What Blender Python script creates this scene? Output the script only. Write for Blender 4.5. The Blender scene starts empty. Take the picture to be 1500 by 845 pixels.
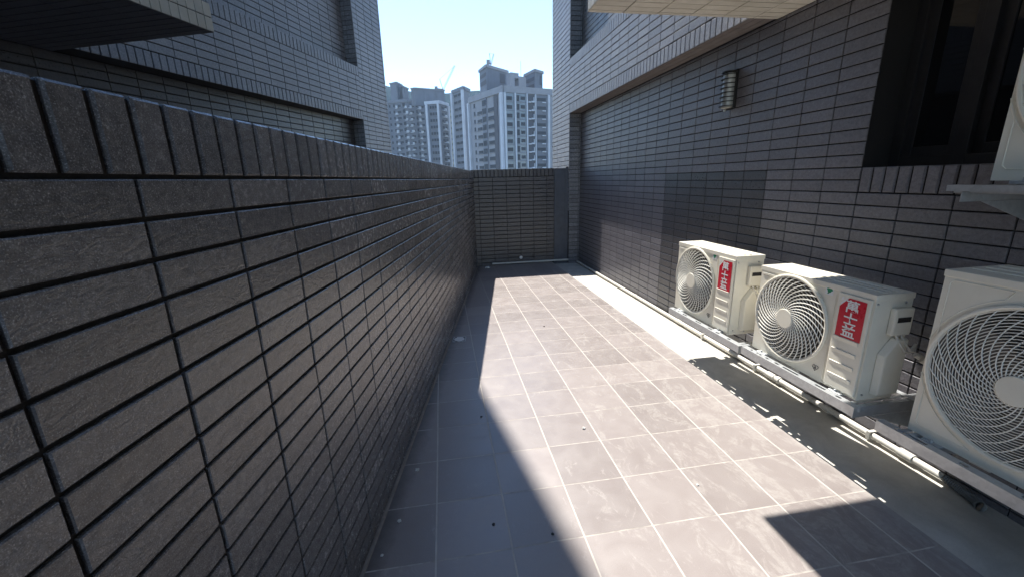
import bpy, bmesh, math, random
from mathutils import Vector, Matrix
random.seed(7)
SC = bpy.context.scene
COL = SC.collection
R = math.radians
V3 = Vector

# ------------------------------------------------------------------ camera geometry
F_PX, PITCH, ROLL, YAW = 605.52, 0.25756, -0.02574, -0.15837
CAM_H = 1.459
_r0, _u0, _w = V3((1, 0, 0)), V3((0, math.sin(PITCH), math.cos(PITCH))), V3((0, math.cos(PITCH), -math.sin(PITCH)))
_r = math.cos(ROLL) * _r0 + math.sin(ROLL) * _u0
_u = -math.sin(ROLL) * _r0 + math.cos(ROLL) * _u0
G = Matrix(((math.cos(YAW), -math.sin(YAW), 0), (math.sin(YAW), math.cos(YAW), 0), (0, 0, 1)))
CAM = V3((0, 0, CAM_H))

def sight(x, y, depth):
    """point seen in direction (x, y) of the survey photo at a given horizontal distance"""
    d = _w + _r * ((x - 750) / F_PX) - _u * ((y - 422.5) / F_PX)
    return CAM + (G @ d) * (depth / d.y)

# ------------------------------------------------------------------ node helpers
class NT:
    def __init__(s, name):
        s.m = bpy.data.materials.new(name); s.m.use_nodes = True
        s.t = s.m.node_tree; s.n = s.t.nodes
        s.b = s.n['Principled BSDF']
    def new(s, typ, **kw):
        n = s.n.new(typ)
        for k, v in kw.items(): setattr(n, k, v)
        return n
    def put(s, sock, v):
        if isinstance(v, bpy.types.NodeSocket): s.t.links.new(v, sock)
        elif v is not None:
            if sock.type == 'RGBA' and isinstance(v, (int, float)): v = (v, v, v)
            if sock.type == 'RGBA' and len(v) == 3: v = (*v, 1)
            sock.default_value = v
    def math(s, op, a, b=None, c=None, clamp=False):
        n = s.new('ShaderNodeMath', operation=op, use_clamp=clamp)
        s.put(n.inputs[0], a)
        if b is not None: s.put(n.inputs[1], b)
        if c is not None: s.put(n.inputs[2], c)
        return n.outputs[0]
    def mix(s, f, a, b, bt='MIX'):
        n = s.new('ShaderNodeMix', data_type='RGBA', blend_type=bt)
        s.put(n.inputs[0], f); s.put(n.inputs[6], a); s.put(n.inputs[7], b)
        return n.outputs[2]
    def noise(s, vec, scale, detail=3, rough=.55, dist=0):
        n = s.new('ShaderNodeTexNoise'); s.put(n.inputs['Vector'], vec)
        n.inputs['Scale'].default_value = scale; n.inputs['Detail'].default_value = detail
        n.inputs['Roughness'].default_value = rough; n.inputs['Distortion'].default_value = dist
        return n.outputs['Fac']
    def ramp(s, f, a, b, lo=0., hi=1.):
        n = s.new('ShaderNodeMapRange'); n.clamp = True
        s.put(n.inputs[0], f); n.inputs[1].default_value = a; n.inputs[2].default_value = b
        n.inputs[3].default_value = lo; n.inputs[4].default_value = hi
        return n.outputs[0]
    def pos(s): return s.new('ShaderNodeNewGeometry').outputs['Position']
    def isl(s): return s.new('ShaderNodeNewGeometry').outputs['Random Per Island']
    def objc(s): return s.new('ShaderNodeTexCoord').outputs['Object']
    def map(s, vec, scale=(1, 1, 1), rot=(0, 0, 0)):
        n = s.new('ShaderNodeMapping'); s.put(n.inputs[0], vec)
        n.inputs['Scale'].default_value = scale; n.inputs['Rotation'].default_value = rot
        return n.outputs[0]
    def sep(s, v):
        n = s.new('ShaderNodeSeparateXYZ'); s.put(n.inputs[0], v); return n.outputs
    def comb(s, x, y, z=0.):
        n = s.new('ShaderNodeCombineXYZ')
        for i, v in enumerate((x, y, z)): s.put(n.inputs[i], v)
        return n.outputs[0]
    def bump(s, h, strength=.3, dist=.002, normal=None):
        n = s.new('ShaderNodeBump'); n.inputs['Strength'].default_value = strength
        n.inputs['Distance'].default_value = dist; s.put(n.inputs['Height'], h)
        if normal is not None: s.put(n.inputs['Normal'], normal)
        return n.outputs[0]
    def out(s, color=None, rough=None, metal=None, normal=None, spec=None):
        s.put(s.b.inputs['Base Color'], color); s.put(s.b.inputs['Roughness'], rough)
        if metal is not None: s.put(s.b.inputs['Metallic'], metal)
        if normal is not None: s.put(s.b.inputs['Normal'], normal)
        if spec is not None: s.put(s.b.inputs['Specular IOR Level'], spec)
        return s.m

def mat_wall_tile(name, dark, light, rough, speck=.5, gloss_var=.12, bump=.45, tone=.09):
    k = NT(name); p = k.pos(); isl = k.isl()
    # every tile samples its own piece of the stone texture
    sh = k.new('ShaderNodeVectorMath', operation='ADD'); k.put(sh.inputs[0], p)
    off = k.new('ShaderNodeTexWhiteNoise', noise_dimensions='1D'); k.put(off.inputs['W'], k.math('MULTIPLY', isl, 977.))
    k.put(sh.inputs[1], off.outputs['Color']); q = sh.outputs[0]
    fine = k.noise(q, 420, 2, .6)
    mid = k.noise(q, 60, 4, .6)
    big = k.noise(p, .9, 3, .5)
    cleft = k.noise(k.map(q, (1, 1, 1.9), (.5, .4, .3)), 26, 5, .62, 1.6)
    c = k.mix(k.ramp(mid, .3, .75), dark, light)
    c = k.mix(k.math('MULTIPLY', k.ramp(fine, .56, .72), speck), c, tuple(min(1, v * 2.2) for v in light))
    c = k.mix(k.math('MULTIPLY', k.ramp(fine, .46, .3), .55), c, tuple(v * .35 for v in dark))
    val = k.math('MULTIPLY', k.ramp(isl, 0, 1, 1 - tone, 1 + tone), k.ramp(big, .3, .7, .88, 1.12))
    hsv = k.new('ShaderNodeHueSaturation'); k.put(hsv.inputs['Value'], val); k.put(hsv.inputs['Color'], c)
    # lime bloom / dust smears
    smear = k.noise(k.map(p, (1.3, 1.3, 2.6)), 2.1, 5, .65, .8)
    c = k.mix(k.ramp(smear, .6, .8, 0, .14), hsv.outputs[0], (.24, .22, .2))
    h = k.math('ADD', k.math('MULTIPLY', cleft, 1.0), k.math('MULTIPLY', fine, .22))
    nrm = k.bump(h, bump, .006)
    ro = k.math('ADD', k.ramp(mid, .3, .7, rough - gloss_var / 2, rough + gloss_var / 2), k.ramp(isl, 0, 1, -.02, .02))
    return k.out(c, ro, normal=nrm, spec=.68)

def mat_grout(name, col):
    k = NT(name); p = k.pos(); n = k.noise(p, 160, 3)
    c = k.mix(k.ramp(n, .3, .7), tuple(v * .7 for v in col), tuple(v * 1.3 for v in col))
    return k.out(c, .95, normal=k.bump(n, .4, .002))

def mat_floor():
    k = NT('floor_tile'); p = k.pos(); x, y, z = k.sep(p)
    T = .3079
    # hand-laid joints are not perfectly straight
    wx = k.math('MULTIPLY', k.math('SUBTRACT', k.noise(p, 1.4, 1), .5), .008)
    gx = k.math('DIVIDE', k.math('ADD', k.math('ADD', x, .11795 + 40 * T), wx), T)
    gy = k.math('DIVIDE', k.math('ADD', k.math('SUBTRACT', y, 1.35368 - 40 * T), wx), T)
    fx, fy = k.math('FRACT', gx), k.math('FRACT', gy)
    ex = k.math('MULTIPLY', k.math('MINIMUM', fx, k.math('SUBTRACT', 1., fx)), T)
    ey = k.math('MULTIPLY', k.math('MINIMUM', fy, k.math('SUBTRACT', 1., fy)), T)
    wob = k.math('MULTIPLY', k.math('SUBTRACT', k.noise(p, 60, 2), .5), .0022)
    jx = k.ramp(k.math('ADD', ex, wob), .0032, .0042, 1, 0)
    jy = k.ramp(k.math('ADD', ey, wob), .0026, .0034, 1, 0)
    joint = k.math('MAXIMUM', jx, jy)
    cell = k.comb(k.math('FLOOR', gx), k.math('FLOOR', gy), 0.)
    wn = k.new('ShaderNodeTexWhiteNoise', noise_dimensions='3D'); k.put(wn.inputs['Vector'], cell)
    sh = k.new('ShaderNodeVectorMath', operation='MULTIPLY_ADD')
    k.put(sh.inputs[0], wn.outputs['Color']); sh.inputs[1].default_value = (7, 7, 7); k.put(sh.inputs[2], p); q = sh.outputs[0]
    cloud = k.noise(q, 7, 5, .62, .5)
    fine = k.noise(p, 330, 2, .6)
    c = k.mix(k.ramp(cloud, .25, .75), (.255, .22, .208), (.292, .258, .244))
    hsv = k.new('ShaderNodeHueSaturation'); k.put(hsv.inputs['Value'], k.ramp(wn.outputs['Value'], 0, 1, .87, 1.11)); k.put(hsv.inputs['Color'], c)
    c = k.mix(k.ramp(fine, .45, .7, 0, .35), hsv.outputs[0], (.37, .335, .31))
    # dried cement haze: streaky, stronger near the gutter where the work was done
    haze = k.noise(k.map(q, (2.2, 1.1, 1), (0, 0, .5)), 4.2, 8, .74, 1.4)
    near = k.math('ADD', k.ramp(x, .2, 1.7, .05, .2), k.ramp(y, 4.2, 1.2, 0, .08))
    st = k.math('MULTIPLY', k.ramp(k.math('ADD', haze, near), .72, .8), .42)
    st = k.math('MULTIPLY', st, k.ramp(k.noise(p, 46, 4, .7), .34, .62, .25, 1))
    c = k.mix(st, c, (.46, .43, .395))
    # hairline marks
    vor = k.new('ShaderNodeTexNoise'); k.put(vor.inputs['Vector'], k.map(p, (1, 1.6, 1), (0, 0, .8)))
    vor.inputs['Scale'].default_value = 5; vor.inputs['Detail'].default_value = 2; vor.inputs['Distortion'].default_value = 2.5
    ring = k.math('ABSOLUTE', k.math('SUBTRACT', vor.outputs['Fac'], .52))
    c = k.mix(k.math('MULTIPLY', k.ramp(ring, .004, .012, .3, 0), k.ramp(haze, .5, .62)), c, (.45, .42, .39))
    # grime gathered along the parapet foot and the gutter edge
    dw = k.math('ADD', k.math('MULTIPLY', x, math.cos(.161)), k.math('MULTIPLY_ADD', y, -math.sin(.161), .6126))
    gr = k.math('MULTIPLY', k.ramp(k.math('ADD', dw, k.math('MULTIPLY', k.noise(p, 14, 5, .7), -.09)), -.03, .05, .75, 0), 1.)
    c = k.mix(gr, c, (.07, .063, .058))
    ge = k.ramp(k.math('ADD', x, k.math('MULTIPLY', k.noise(p, 11, 5, .7), .12)), 1.9, 1.96, 0, .45)
    c = k.mix(ge, c, (.42, .4, .37))
    gd = k.ramp(k.noise(p, 9, 3, .7), .35, .65)
    gcol = k.mix(k.math('MULTIPLY', gd, k.math('SUBTRACT', 1., k.math('MULTIPLY', jx, .7))), (.54, .5, .45), (.30, .27, .245))
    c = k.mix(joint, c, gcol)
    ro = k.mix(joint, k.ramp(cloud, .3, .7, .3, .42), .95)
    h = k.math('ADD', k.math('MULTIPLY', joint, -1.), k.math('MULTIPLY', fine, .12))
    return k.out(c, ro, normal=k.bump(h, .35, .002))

def mat_concrete(name, a, b, rough=.9, sc=6, bump=.25):
    k = NT(name); p = k.pos()
    n = k.noise(p, sc, 6, .65, .4); f = k.noise(p, 240, 2)
    st = k.noise(k.map(p, (3, .7, 1)), 1.9, 4, .6)
    c = k.mix(k.ramp(n, .3, .72), a, b)
    c = k.mix(k.ramp(st, .55, .8, 0, .45), c, tuple(v * .55 for v in a))
    c = k.mix(k.ramp(f, .5, .75, 0, .2), c, tuple(v * .5 for v in a))
    return k.out(c, rough, normal=k.bump(k.math('ADD', n, k.math('MULTIPLY', f, .3)), bump, .004))

def mat_cream_tile():
    k = NT('cream_tile'); p = k.pos(); isl = k.isl()
    n = k.noise(p, 12, 4); 
    c = k.mix(k.ramp(n, .3, .7), (.66, .62, .53), (.76, .72, .63))
    hsv = k.new('ShaderNodeHueSaturation'); k.put(hsv.inputs['Value'], k.ramp(isl, 0, 1, .9, 1.07)); k.put(hsv.inputs['Color'], c)
    return k.out(hsv.outputs[0], .42, normal=k.bump(k.noise(p, 90, 3), .15, .002))

def mat_plain(name, col, rough=.5, metal=0., var=.12, sc=30, bump=.06, dirt=0.):
    k = NT(name); p = k.objc(); n = k.noise(p, sc, 4)
    c = k.mix(k.ramp(n, .3, .7), tuple(v * (1 - var) for v in col), tuple(min(1, v * (1 + var)) for v in col))
    if dirt:
        g = k.noise(k.map(p, (1, 1, .35)), sc * .3, 5, .7)
        c = k.mix(k.ramp(g, .55, .78, 0, dirt), c, (.2, .18, .15))
    return k.out(c, k.ramp(n, .3, .7, max(.02, rough - .06), rough + .06), metal, normal=k.bump(n, bump, .001))

def mat_galv():
    k = NT('galvanised_steel'); p = k.objc()
    v = k.new('ShaderNodeTexVoronoi'); k.put(v.inputs['Vector'], p); v.inputs['Scale'].default_value = 70
    n = k.noise(p, 14, 4)
    c = k.mix(k.ramp(k.sep(v.outputs['Color'])[0], 0, 1), (.50, .52, .53), (.57, .59, .6))
    c = k.mix(k.ramp(n, .5, .75, 0, .35), c, (.3, .31, .32))
    return k.out(c, k.ramp(n, .3, .7, .36, .5), .6)

M = {}
M['tile'] = mat_wall_tile('dark_stone_tile', (.106, .111, .122), (.205, .212, .228), .23, .9, .14, .3, .17)
M['tile_fac_lit'] = mat_wall_tile('facade_tile_lit', (.19, .19, .202), (.33, .33, .346), .46, .3, bump=.6)  # same tile as the recess, colour raised partly for the light on it
M['tile_rec_shaded'] = mat_wall_tile('recess_tile_shaded', (.104, .1, .115), (.18, .175, .196), .38, .25, bump=.6)  # same tile as the facade, recess shade partly put into its colour
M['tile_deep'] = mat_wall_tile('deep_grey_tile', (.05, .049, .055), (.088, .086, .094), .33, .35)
M['grout'] = mat_grout('dark_grout', (.02, .019, .02))
M['grout_mid'] = mat_grout('grey_grout', (.035, .035, .037))
M['grout_cream'] = mat_grout('brown_grout', (.085, .068, .058))
M['floor'] = mat_floor()
M['gutter'] = mat_concrete('gutter_concrete', (.47, .448, .395), (.64, .615, .55))
M['plaster'] = mat_concrete('grey_plaster', (.15, .13, .125), (.2, .175, .17), .85, 10)
M['panelpaint'] = mat_plain('slate_paint', (.075, .085, .105), .45, 0, .15, 12)
M['sealant'] = mat_concrete('mortar_fillet', (.22, .2, .18), (.34, .31, .28), .9, 20)
M['cream'] = mat_cream_tile()
M['frame'] = mat_plain('black_aluminium', (.03, .03, .034), .35, .3)
M['reveal'] = mat_plain('charcoal_lining', (.022, .021, .022), .6)
M['glass'] = mat_plain('black_glass', (.004, .0045, .006), .03, 0, .05, 3, 0)
M['shroud'] = mat_plain('shroud_metal', (.26, .235, .2), .6)
M['dark'] = mat_plain('dark_interior', (.012, .012, .013), .7)
M['acp'] = mat_plain('ivory_paint', (.78, .745, .635), .36, 0, .035, 9, .03, .16)
M['acg'] = mat_plain('ivory_wire', (.82, .80, .72), .42, 0, .05, 9, .03)
M['fan'] = mat_plain('fan_plastic', (.10, .092, .085), .5)
M['coil'] = mat_plain('coil_fins', (.2, .17, .145), .55, .2, .4, 120)
M['red'] = mat_plain('red_vinyl', (.56, .008, .03), .3, 0, .06, 10, .02)
M['white'] = mat_plain('white_vinyl', (.78, .78, .78), .35, 0, .04)
M['green'] = mat_plain('green_ink', (.02, .26, .13), .4)
M['ink'] = mat_plain('dark_ink', (.05, .05, .05), .5)
M['galv'] = mat_galv()
M['pvc'] = mat_plain('white_pvc', (.66, .64, .58), .4, 0, .08, 20, .04, .3)
M['hose'] = mat_plain('grey_hose', (.16, .16, .155), .6)
M['lampm'] = mat_plain('grey_lamp_metal', (.46, .47, .47), .42, .5)
M['lampd'] = mat_plain('black_lamp_metal', (.015, .015, .017), .45)
M['opal'] = mat_plain('opal_plastic', (.72, .72, .66), .35)
M['steel'] = mat_plain('stainless_grate', (.5, .5, .5), .3, .9)
M['bit_w'] = mat_plain('mortar_crumb', (.62, .6, .56), .9)
M['bit_d'] = mat_plain('dark_crumb', (.03, .028, .026), .8)

# ------------------------------------------------------------------ object helpers
def link(o, parent=None):
    COL.objects.link(o)
    if parent: o.parent = parent
    return o
def tag(o, label, cat, group=None):
    o['label'] = label; o['category'] = cat
    if group: o['group'] = group
    return o
def thing(name, label, cat, loc=(0, 0, 0), rz=0, group=None):
    o = bpy.data.objects.new(name, None); o.location = loc; o.rotation_euler = (0, 0, rz); o.empty_display_size = .1
    return tag(link(o), label, cat, group)
def mesh_obj(name, verts, faces, mats, parent=None, fm=None, smooth=False):
    me = bpy.data.meshes.new(name); me.from_pydata([tuple(v) for v in verts], [], faces)
    for m in (mats if isinstance(mats, (list, tuple)) else [mats]): me.materials.append(m)
    if fm: me.polygons.foreach_set('material_index', fm)
    if smooth: me.polygons.foreach_set('use_smooth', [True] * len(faces))
    me.update()
    return link(bpy.data.objects.new(name, me), parent)

class MB:
    """collects shapes of ONE part"""
    def __init__(s): s.v, s.f, s.m = [], [], []
    def add(s, vs, fs, mi=0):
        o = len(s.v); s.v += [V3(v) for v in vs]; s.f += [[i + o for i in f] for f in fs]; s.m += [mi] * len(fs)
    def box(s, x0, x1, y0, y1, z0, z1, mi=0, fr=None):
        c = [(x, y, z) for x in (x0, x1) for y in (y0, y1) for z in (z0, z1)]
        if fr: c = [fr[0] + fr[1] * a + fr[2] * b + fr[3] * d for a, b, d in c]
        s.add(c, [(0, 1, 3, 2), (4, 6, 7, 5), (0, 4, 5, 1), (2, 3, 7, 6), (0, 2, 6, 4), (1, 5, 7, 3)], mi)
    def quad(s, a, b, c, d, mi=0): s.add([a, b, c, d], [(0, 1, 2, 3)], mi)
    def tube(s, pts, r, n=8, mi=0, closed=False, caps=True):
        pts = [V3(p) for p in pts]; L = len(pts); vs = []; prev = None
        for i, p in enumerate(pts):
            if closed: t = (pts[(i + 1) % L] - pts[i - 1]).normalized()
            else: t = (pts[min(i + 1, L - 1)] - pts[max(i - 1, 0)]).normalized()
            if prev is None:
                a = V3((0, 0, 1)) if abs(t.z) < .9 else V3((1, 0, 0)); u = t.cross(a).normalized()
            else: u = (prev - t * prev.dot(t)).normalized()
            prev = u; w = t.cross(u)
            rr = r[i] if isinstance(r, (list, tuple)) else r
            vs += [p + (u * math.cos(2 * math.pi * k / n) + w * math.sin(2 * math.pi * k / n)) * rr for k in range(n)]
        fs = [(i * n + k, i * n + (k + 1) % n, ((i + 1) % L) * n + (k + 1) % n, ((i + 1) % L) * n + k)
              for i in range(L if closed else L - 1) for k in range(n)]
        if caps and not closed: fs += [tuple(range(n))[::-1], tuple((L - 1) * n + k for k in range(n))]
        s.add(vs, fs, mi)
    def disc(s, c, r, n=32, axis='y', mi=0, th=.004):
        ring = lambda d: [(c[0] + r * math.cos(2 * math.pi * k / n), c[1] + d, c[2] + r * math.sin(2 * math.pi * k / n)) for k in range(n)]
        a, b = ring(0), ring(th)
        s.add(a + b, [tuple(range(n)), tuple(range(2 * n - 1, n - 1, -1))] + [(k, k + n, (k + 1) % n + n, (k + 1) % n) for k in range(n)], mi)
    def build(s, name, mats, parent=None, bevel=0, smooth=False, seg=2):
        o = mesh_obj(name, s.v, s.f, mats, parent, s.m)
        bm = bmesh.new(); bm.from_mesh(o.data); bmesh.ops.recalc_face_normals(bm, faces=bm.faces); bm.to_mesh(o.data); bm.free()
        if smooth:
            o.data.polygons.foreach_set('use_smooth', [True] * len(o.data.polygons))
            try: o.data.set_sharp_from_angle(angle=R(38))
            except Exception: pass
        if bevel:
            md = o.modifiers.new('bevel', 'BEVEL'); md.width = bevel; md.segments = seg; md.limit_method = 'ANGLE'; md.angle_limit = R(40)
        return o

# ------------------------------------------------------------------ tiled panels
def cells(u0, u1, v0, v1, uo, vo, pu, pv, ju, jv, mi=0, alt=None):
    """stack-bonded tile rectangles clipped to the region"""
    out = []
    for i in range(math.floor((u0 - uo) / pu) - 1, math.ceil((u1 - uo) / pu) + 1):
        a, b = max(u0, uo + i * pu + ju / 2), min(u1, uo + (i + 1) * pu - ju / 2)
        if b - a < .006: continue
        for j in range(math.floor((v0 - vo) / pv) - 1, math.ceil((v1 - vo) / pv) + 1):
            c, d = max(v0, vo + j * pv + jv / 2), min(v1, vo + (j + 1) * pv - jv / 2)
            if d - c < .006: continue
            out.append((a, b, c, d, alt((a + b) / 2, (c + d) / 2, mi) if alt else mi))
    return out

def tiles(mb, fr, rects, th=.008, bev=.0022, jit=.0007, shrink=True):
    O, U, W, N = fr
    for a, b, c, d, mi in rects:
        g = random.uniform(-jit, jit); tx = random.uniform(-jit, jit) * .8; ty = random.uniform(-jit, jit) * .8
        e = min(bev, (b - a) / 4, (d - c) / 4)
        vs = []
        for k, (ins, n) in enumerate(((0, -th), (0, -e), (e, 0))):
            for su, sv in ((-1, -1), (1, -1), (1, 1), (-1, 1)):
                u = (a if su < 0 else b) - su * ins; v = (c if sv < 0 else d) - sv * ins
                nn = n if k == 0 else n + g + tx * su + ty * sv
                vs.append(O + U * u + W * v + N * nn)
        fs = [(8, 9, 10, 11)]
        for k in (0, 4):
            for i in range(4): fs.append((k + i, k + (i + 1) % 4, k + 4 + (i + 1) % 4, k + 4 + i))
        mb.add(vs, fs, mi)

def slabq(mb, fr, u0, u1, v0, v1, n, mi=1):
    O, U, W, N = fr
    mb.quad(O + U * u0 + W * v0 + N * n, O + U * u1 + W * v0 + N * n, O + U * u1 + W * v1 + N * n, O + U * u0 + W * v1 + N * n, mi)

Z = V3((0, 0, 1))
TH = .008
PU, PV = .235, .06915

# ------------------------------------------------------------------ the setting: floor, gutter, streets
XG, XW, XF = 1.882, 2.375, 2.175            # gutter edge, recessed wall, facade plane
mb = MB(); mb.box(-9, XG, -5, 9.5, -.3, 0)
o = mb.build('terrace_floor', M['floor']); o['kind'] = 'structure'
mb = MB(); mb.box(XG + .002, XW + .2, -5, 9.5, -.3, -.04)
o = mb.build('gutter_floor', M['gutter']); o['kind'] = 'structure'
k = NT('city_ground_mat'); n = k.noise(k.pos(), .05, 5)
gm = k.out(k.mix(k.ramp(n, .35, .65), (.05, .055, .05), (.12, .12, .11)), .9)
mb = MB(); mb.quad((-900, -900, -18), (900, -900, -18), (900, 900, -18), (-900, 900, -18))
o = mb.build('ground', gm); o['kind'] = 'structure'

# ------------------------------------------------------------------ parapet beside the camera
LT = .1610
dL = V3((math.sin(LT), math.cos(LT), 0)); nL = V3((-math.cos(LT), math.sin(LT), 0)); DL = .6126
ROW0, TOP = 1.4784, 1.604
frL = (nL * DL, dL, Z, -nL)
par = thing('parapet_wall', 'long dark tiled parapet wall with coarse speckled stone face and soldier course on top', 'parapet wall', tuple(nL * DL + dL * 3))
par_inv = Matrix.Translation(-par.location)
def under(o, root):
    o.parent = root; o.matrix_parent_inverse = Matrix.Translation(root.location).inverted() if root.rotation_euler.z == 0 else (Matrix.Translation(root.location) @ Matrix.Rotation(root.rotation_euler.z, 4, 'Z')).inverted()
    return o
mb = MB()
tiles(mb, frL, cells(-1.6, 7.13, .012, ROW0 - .004, .70211, ROW0 - 22 * PV, PU, PV, .0075, .0085))
slabq(mb, frL, -1.6, 7.14, 0, ROW0 + .006, -TH)
under(mb.build('tile_face', [M['tile'], M['grout']]), par)
mb = MB()
tiles(mb, frL, cells(-1.6, 7.13, ROW0 + .004, TOP, .7255, ROW0, .0671, .2, .0095, .0001), th=TH, bev=.004)
slabq(mb, frL, -1.6, 7.14, ROW0 + .0061, TOP - .004, -TH)
under(mb.build('soldier_course', [M['tile'], M['grout']]), par)
mb = MB(); mb.box(-1.6, 7.14, 0, TOP - .003, .02, .19, 0, (frL[0], dL, Z, nL))
frT = (nL * DL + Z * (TOP - .0), dL, nL, Z)
tiles(mb, frT, cells(-1.6, 7.13, .002, .19, .7255, -.03, .0671, .25, .0095, .006, 1), th=.004, bev=.002)
under(mb.build('wall_core', [M['grout_mid'], M['tile']]), par)
mb = MB(); mb.tube([nL * (DL - .004) + dL * s + Z * .002 for s in (-1.6, 1, 3, 5, 7.12)], .009, 6)
under(mb.build('base_joint', M['sealant'], smooth=True), par)

# ------------------------------------------------------------------ wall across the end
YB = 7.15
frB = (V3((0, YB, 0)), V3((1, 0, 0)), Z, V3((0, -1, 0)))
endw = thing('end_wall', 'low dark brick-tiled wall closing the far end of the terrace', 'wall', (1.3, YB, 0))
ZT = 1.625
mb = MB()
tiles(mb, frB, cells(.53, 1.925, 0, 1.497, .62, 1.497 - 22 * .0692, .235, .0692, .007, .0085))
slabq(mb, frB, .5, 1.925, 0, 1.5, -TH)
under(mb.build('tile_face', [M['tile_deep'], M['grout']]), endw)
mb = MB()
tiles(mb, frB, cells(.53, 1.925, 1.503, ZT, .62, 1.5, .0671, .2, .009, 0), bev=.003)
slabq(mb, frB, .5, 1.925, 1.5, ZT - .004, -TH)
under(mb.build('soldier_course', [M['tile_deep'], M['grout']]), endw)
mb = MB(); mb.box(.3, XF, YB + .02, YB + .2, -.04, ZT - .004)
under(mb.build('wall_core', M['grout_mid']), endw)
mb = MB(); mb.box(1.928, XF - .003, YB - .012, YB + .02, -.04, ZT - .006); mb.box(2.128, XF - .003, YB - .02, YB - .013, -.04, ZT + .02)
under(mb.build('cover_panel', M['panelpaint'], bevel=.002), endw)

# ------------------------------------------------------------------ building on the right
bl = thing('tiled_building', 'dark tiled apartment building whose wall and window rise behind the condenser units', 'building', (XW, 3, 0))
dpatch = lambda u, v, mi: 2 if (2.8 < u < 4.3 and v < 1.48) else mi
frR = (V3((XW, 0, 0)), V3((0, 1, 0)), Z, V3((-1, 0, 0)))
KR = XW / 2.329; R0 = CAM_H - .1217 * KR; C0 = 2.05784 * KR; RU, RV = PU * KR, PV * KR
WZ0, WZ1, WY0 = 1.474, 2.485, -.25          # window opening
mb = MB()
vo = R0 - 25 * RV
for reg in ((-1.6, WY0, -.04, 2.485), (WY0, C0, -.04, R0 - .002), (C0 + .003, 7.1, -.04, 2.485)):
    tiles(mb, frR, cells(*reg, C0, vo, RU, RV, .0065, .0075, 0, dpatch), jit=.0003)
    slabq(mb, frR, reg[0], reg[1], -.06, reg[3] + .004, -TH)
under(mb.build('wall', [M['tile_rec_shaded'], M['grout'], M['tile_deep']]), bl)
mb = MB()
tiles(mb, frR, cells(WY0, C0, R0 + .004, WZ0, C0, R0, .0671, .3, .008, 0), bev=.006)
slabq(mb, frR, WY0, C0 + .003, R0 + .0021, WZ0 - .003, -TH)
frS = (V3((XW - .001, 0, WZ0 - .002)), V3((0, 1, 0)), V3((1, 0, 0)), Z)
tiles(mb, frS, cells(WY0, C0, .004, .2, C0, -.04, .0671, .3, .008, 0), th=.004)
mb.box(XW + TH + .001, XW + .21, WY0, C0, R0, WZ0 - .005, 1)
under(mb.build('sill', [M['tile_rec_shaded'], M['grout']]), bl)
# window reveal, frame and panes
XN = XW + .17
mb = MB()
for a, b in ((.0, 1), ):
    ring = lambda x: [(x, WY0 + .002, WZ0 - .004), (x, C0 - .001, WZ0 - .004), (x, C0 - .001, WZ1), (x, WY0 + .002, WZ1)]
    ro_ = lambda x: [(x, WY0 - .02, WZ0 - .03), (x, C0 + .02, WZ0 - .03), (x, C0 + .02, WZ1 + .02), (x, WY0 - .02, WZ1 + .02)]
    q = ring(XW + .003) + ring(XN + .08) + ro_(XN + .08) + ro_(XW + TH + .004)
    mb.add(q, [(4 * r + i, 4 * r + (i + 1) % 4, 4 * ((r + 1) % 4) + (i + 1) % 4, 4 * ((r + 1) % 4) + i) for r in range(4) for i in (1, 2, 3)])
under(mb.build('reveal', M['reveal']), bl)
win = MB()
for (y0, y1) in ((C0 - .055, C0 - .001), (1.735, 1.79), (.87, .92), (WY0, WY0 + .05)): win.box(XN, XN + .06, y0, y1, WZ0, WZ1)
win.box(XN + .002, XN + .058, WY0, C0 - .001, WZ0, WZ0 + .05); win.box(XN + .002, XN + .058, WY0, C0 - .001, WZ1 - .04, WZ1 - .001)
wn = under(win.build('window', M['frame'], bevel=.003), bl)
for (y0, y1, dx) in ((1.79, C0 - .055, .03), (.92, 1.735, .045), (WY0 + .05, .87, .03)):
    f = MB(); w = .042
    f.box(XN + dx - .012, XN + dx + .012, y0, y0 + w, WZ0 + .05, WZ1 - .04); f.box(XN + dx - .012, XN + dx + .012, y1 - w, y1, WZ0 + .05, WZ1 - .04)
    f.box(XN + dx - .01, XN + dx + .01, y0 + w, y1 - w, WZ0 + .05, WZ0 + .1); f.box(XN + dx - .01, XN + dx + .01, y0 + w, y1 - w, WZ1 - .09, WZ1 - .04)
    s = f.build('sash', M['frame'], bevel=.002); s.parent = wn
    g = MB(); g.box(XN + dx - .003, XN + dx + .003, y0 + w, y1 - w, WZ0 + .1, WZ1 - .09)
    s = g.build('pane', M['glass']); s.parent = wn
# facade plane: corner pier, band between two soldier courses
FU, FV = .245, .0742
B0, B1 = 2.49, 3.305
S = .142
frF = (V3((XF, 0, 0)), V3((0, 1, 0)), Z, V3((-1, 0, 0)))
mb = MB()
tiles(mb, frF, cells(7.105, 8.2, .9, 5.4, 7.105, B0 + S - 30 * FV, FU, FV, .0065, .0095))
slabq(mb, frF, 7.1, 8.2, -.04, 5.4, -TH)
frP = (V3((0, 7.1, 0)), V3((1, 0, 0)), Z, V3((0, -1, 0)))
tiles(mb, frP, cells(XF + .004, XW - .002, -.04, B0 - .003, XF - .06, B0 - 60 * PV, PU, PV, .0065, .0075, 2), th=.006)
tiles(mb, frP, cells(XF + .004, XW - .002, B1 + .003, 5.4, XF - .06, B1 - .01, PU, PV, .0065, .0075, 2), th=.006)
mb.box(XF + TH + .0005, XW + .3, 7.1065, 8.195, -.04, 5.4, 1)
under(mb.build('corner_pier', [M['tile_fac_lit'], M['grout_mid'], M['tile']]), bl)
mb = MB()
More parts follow.
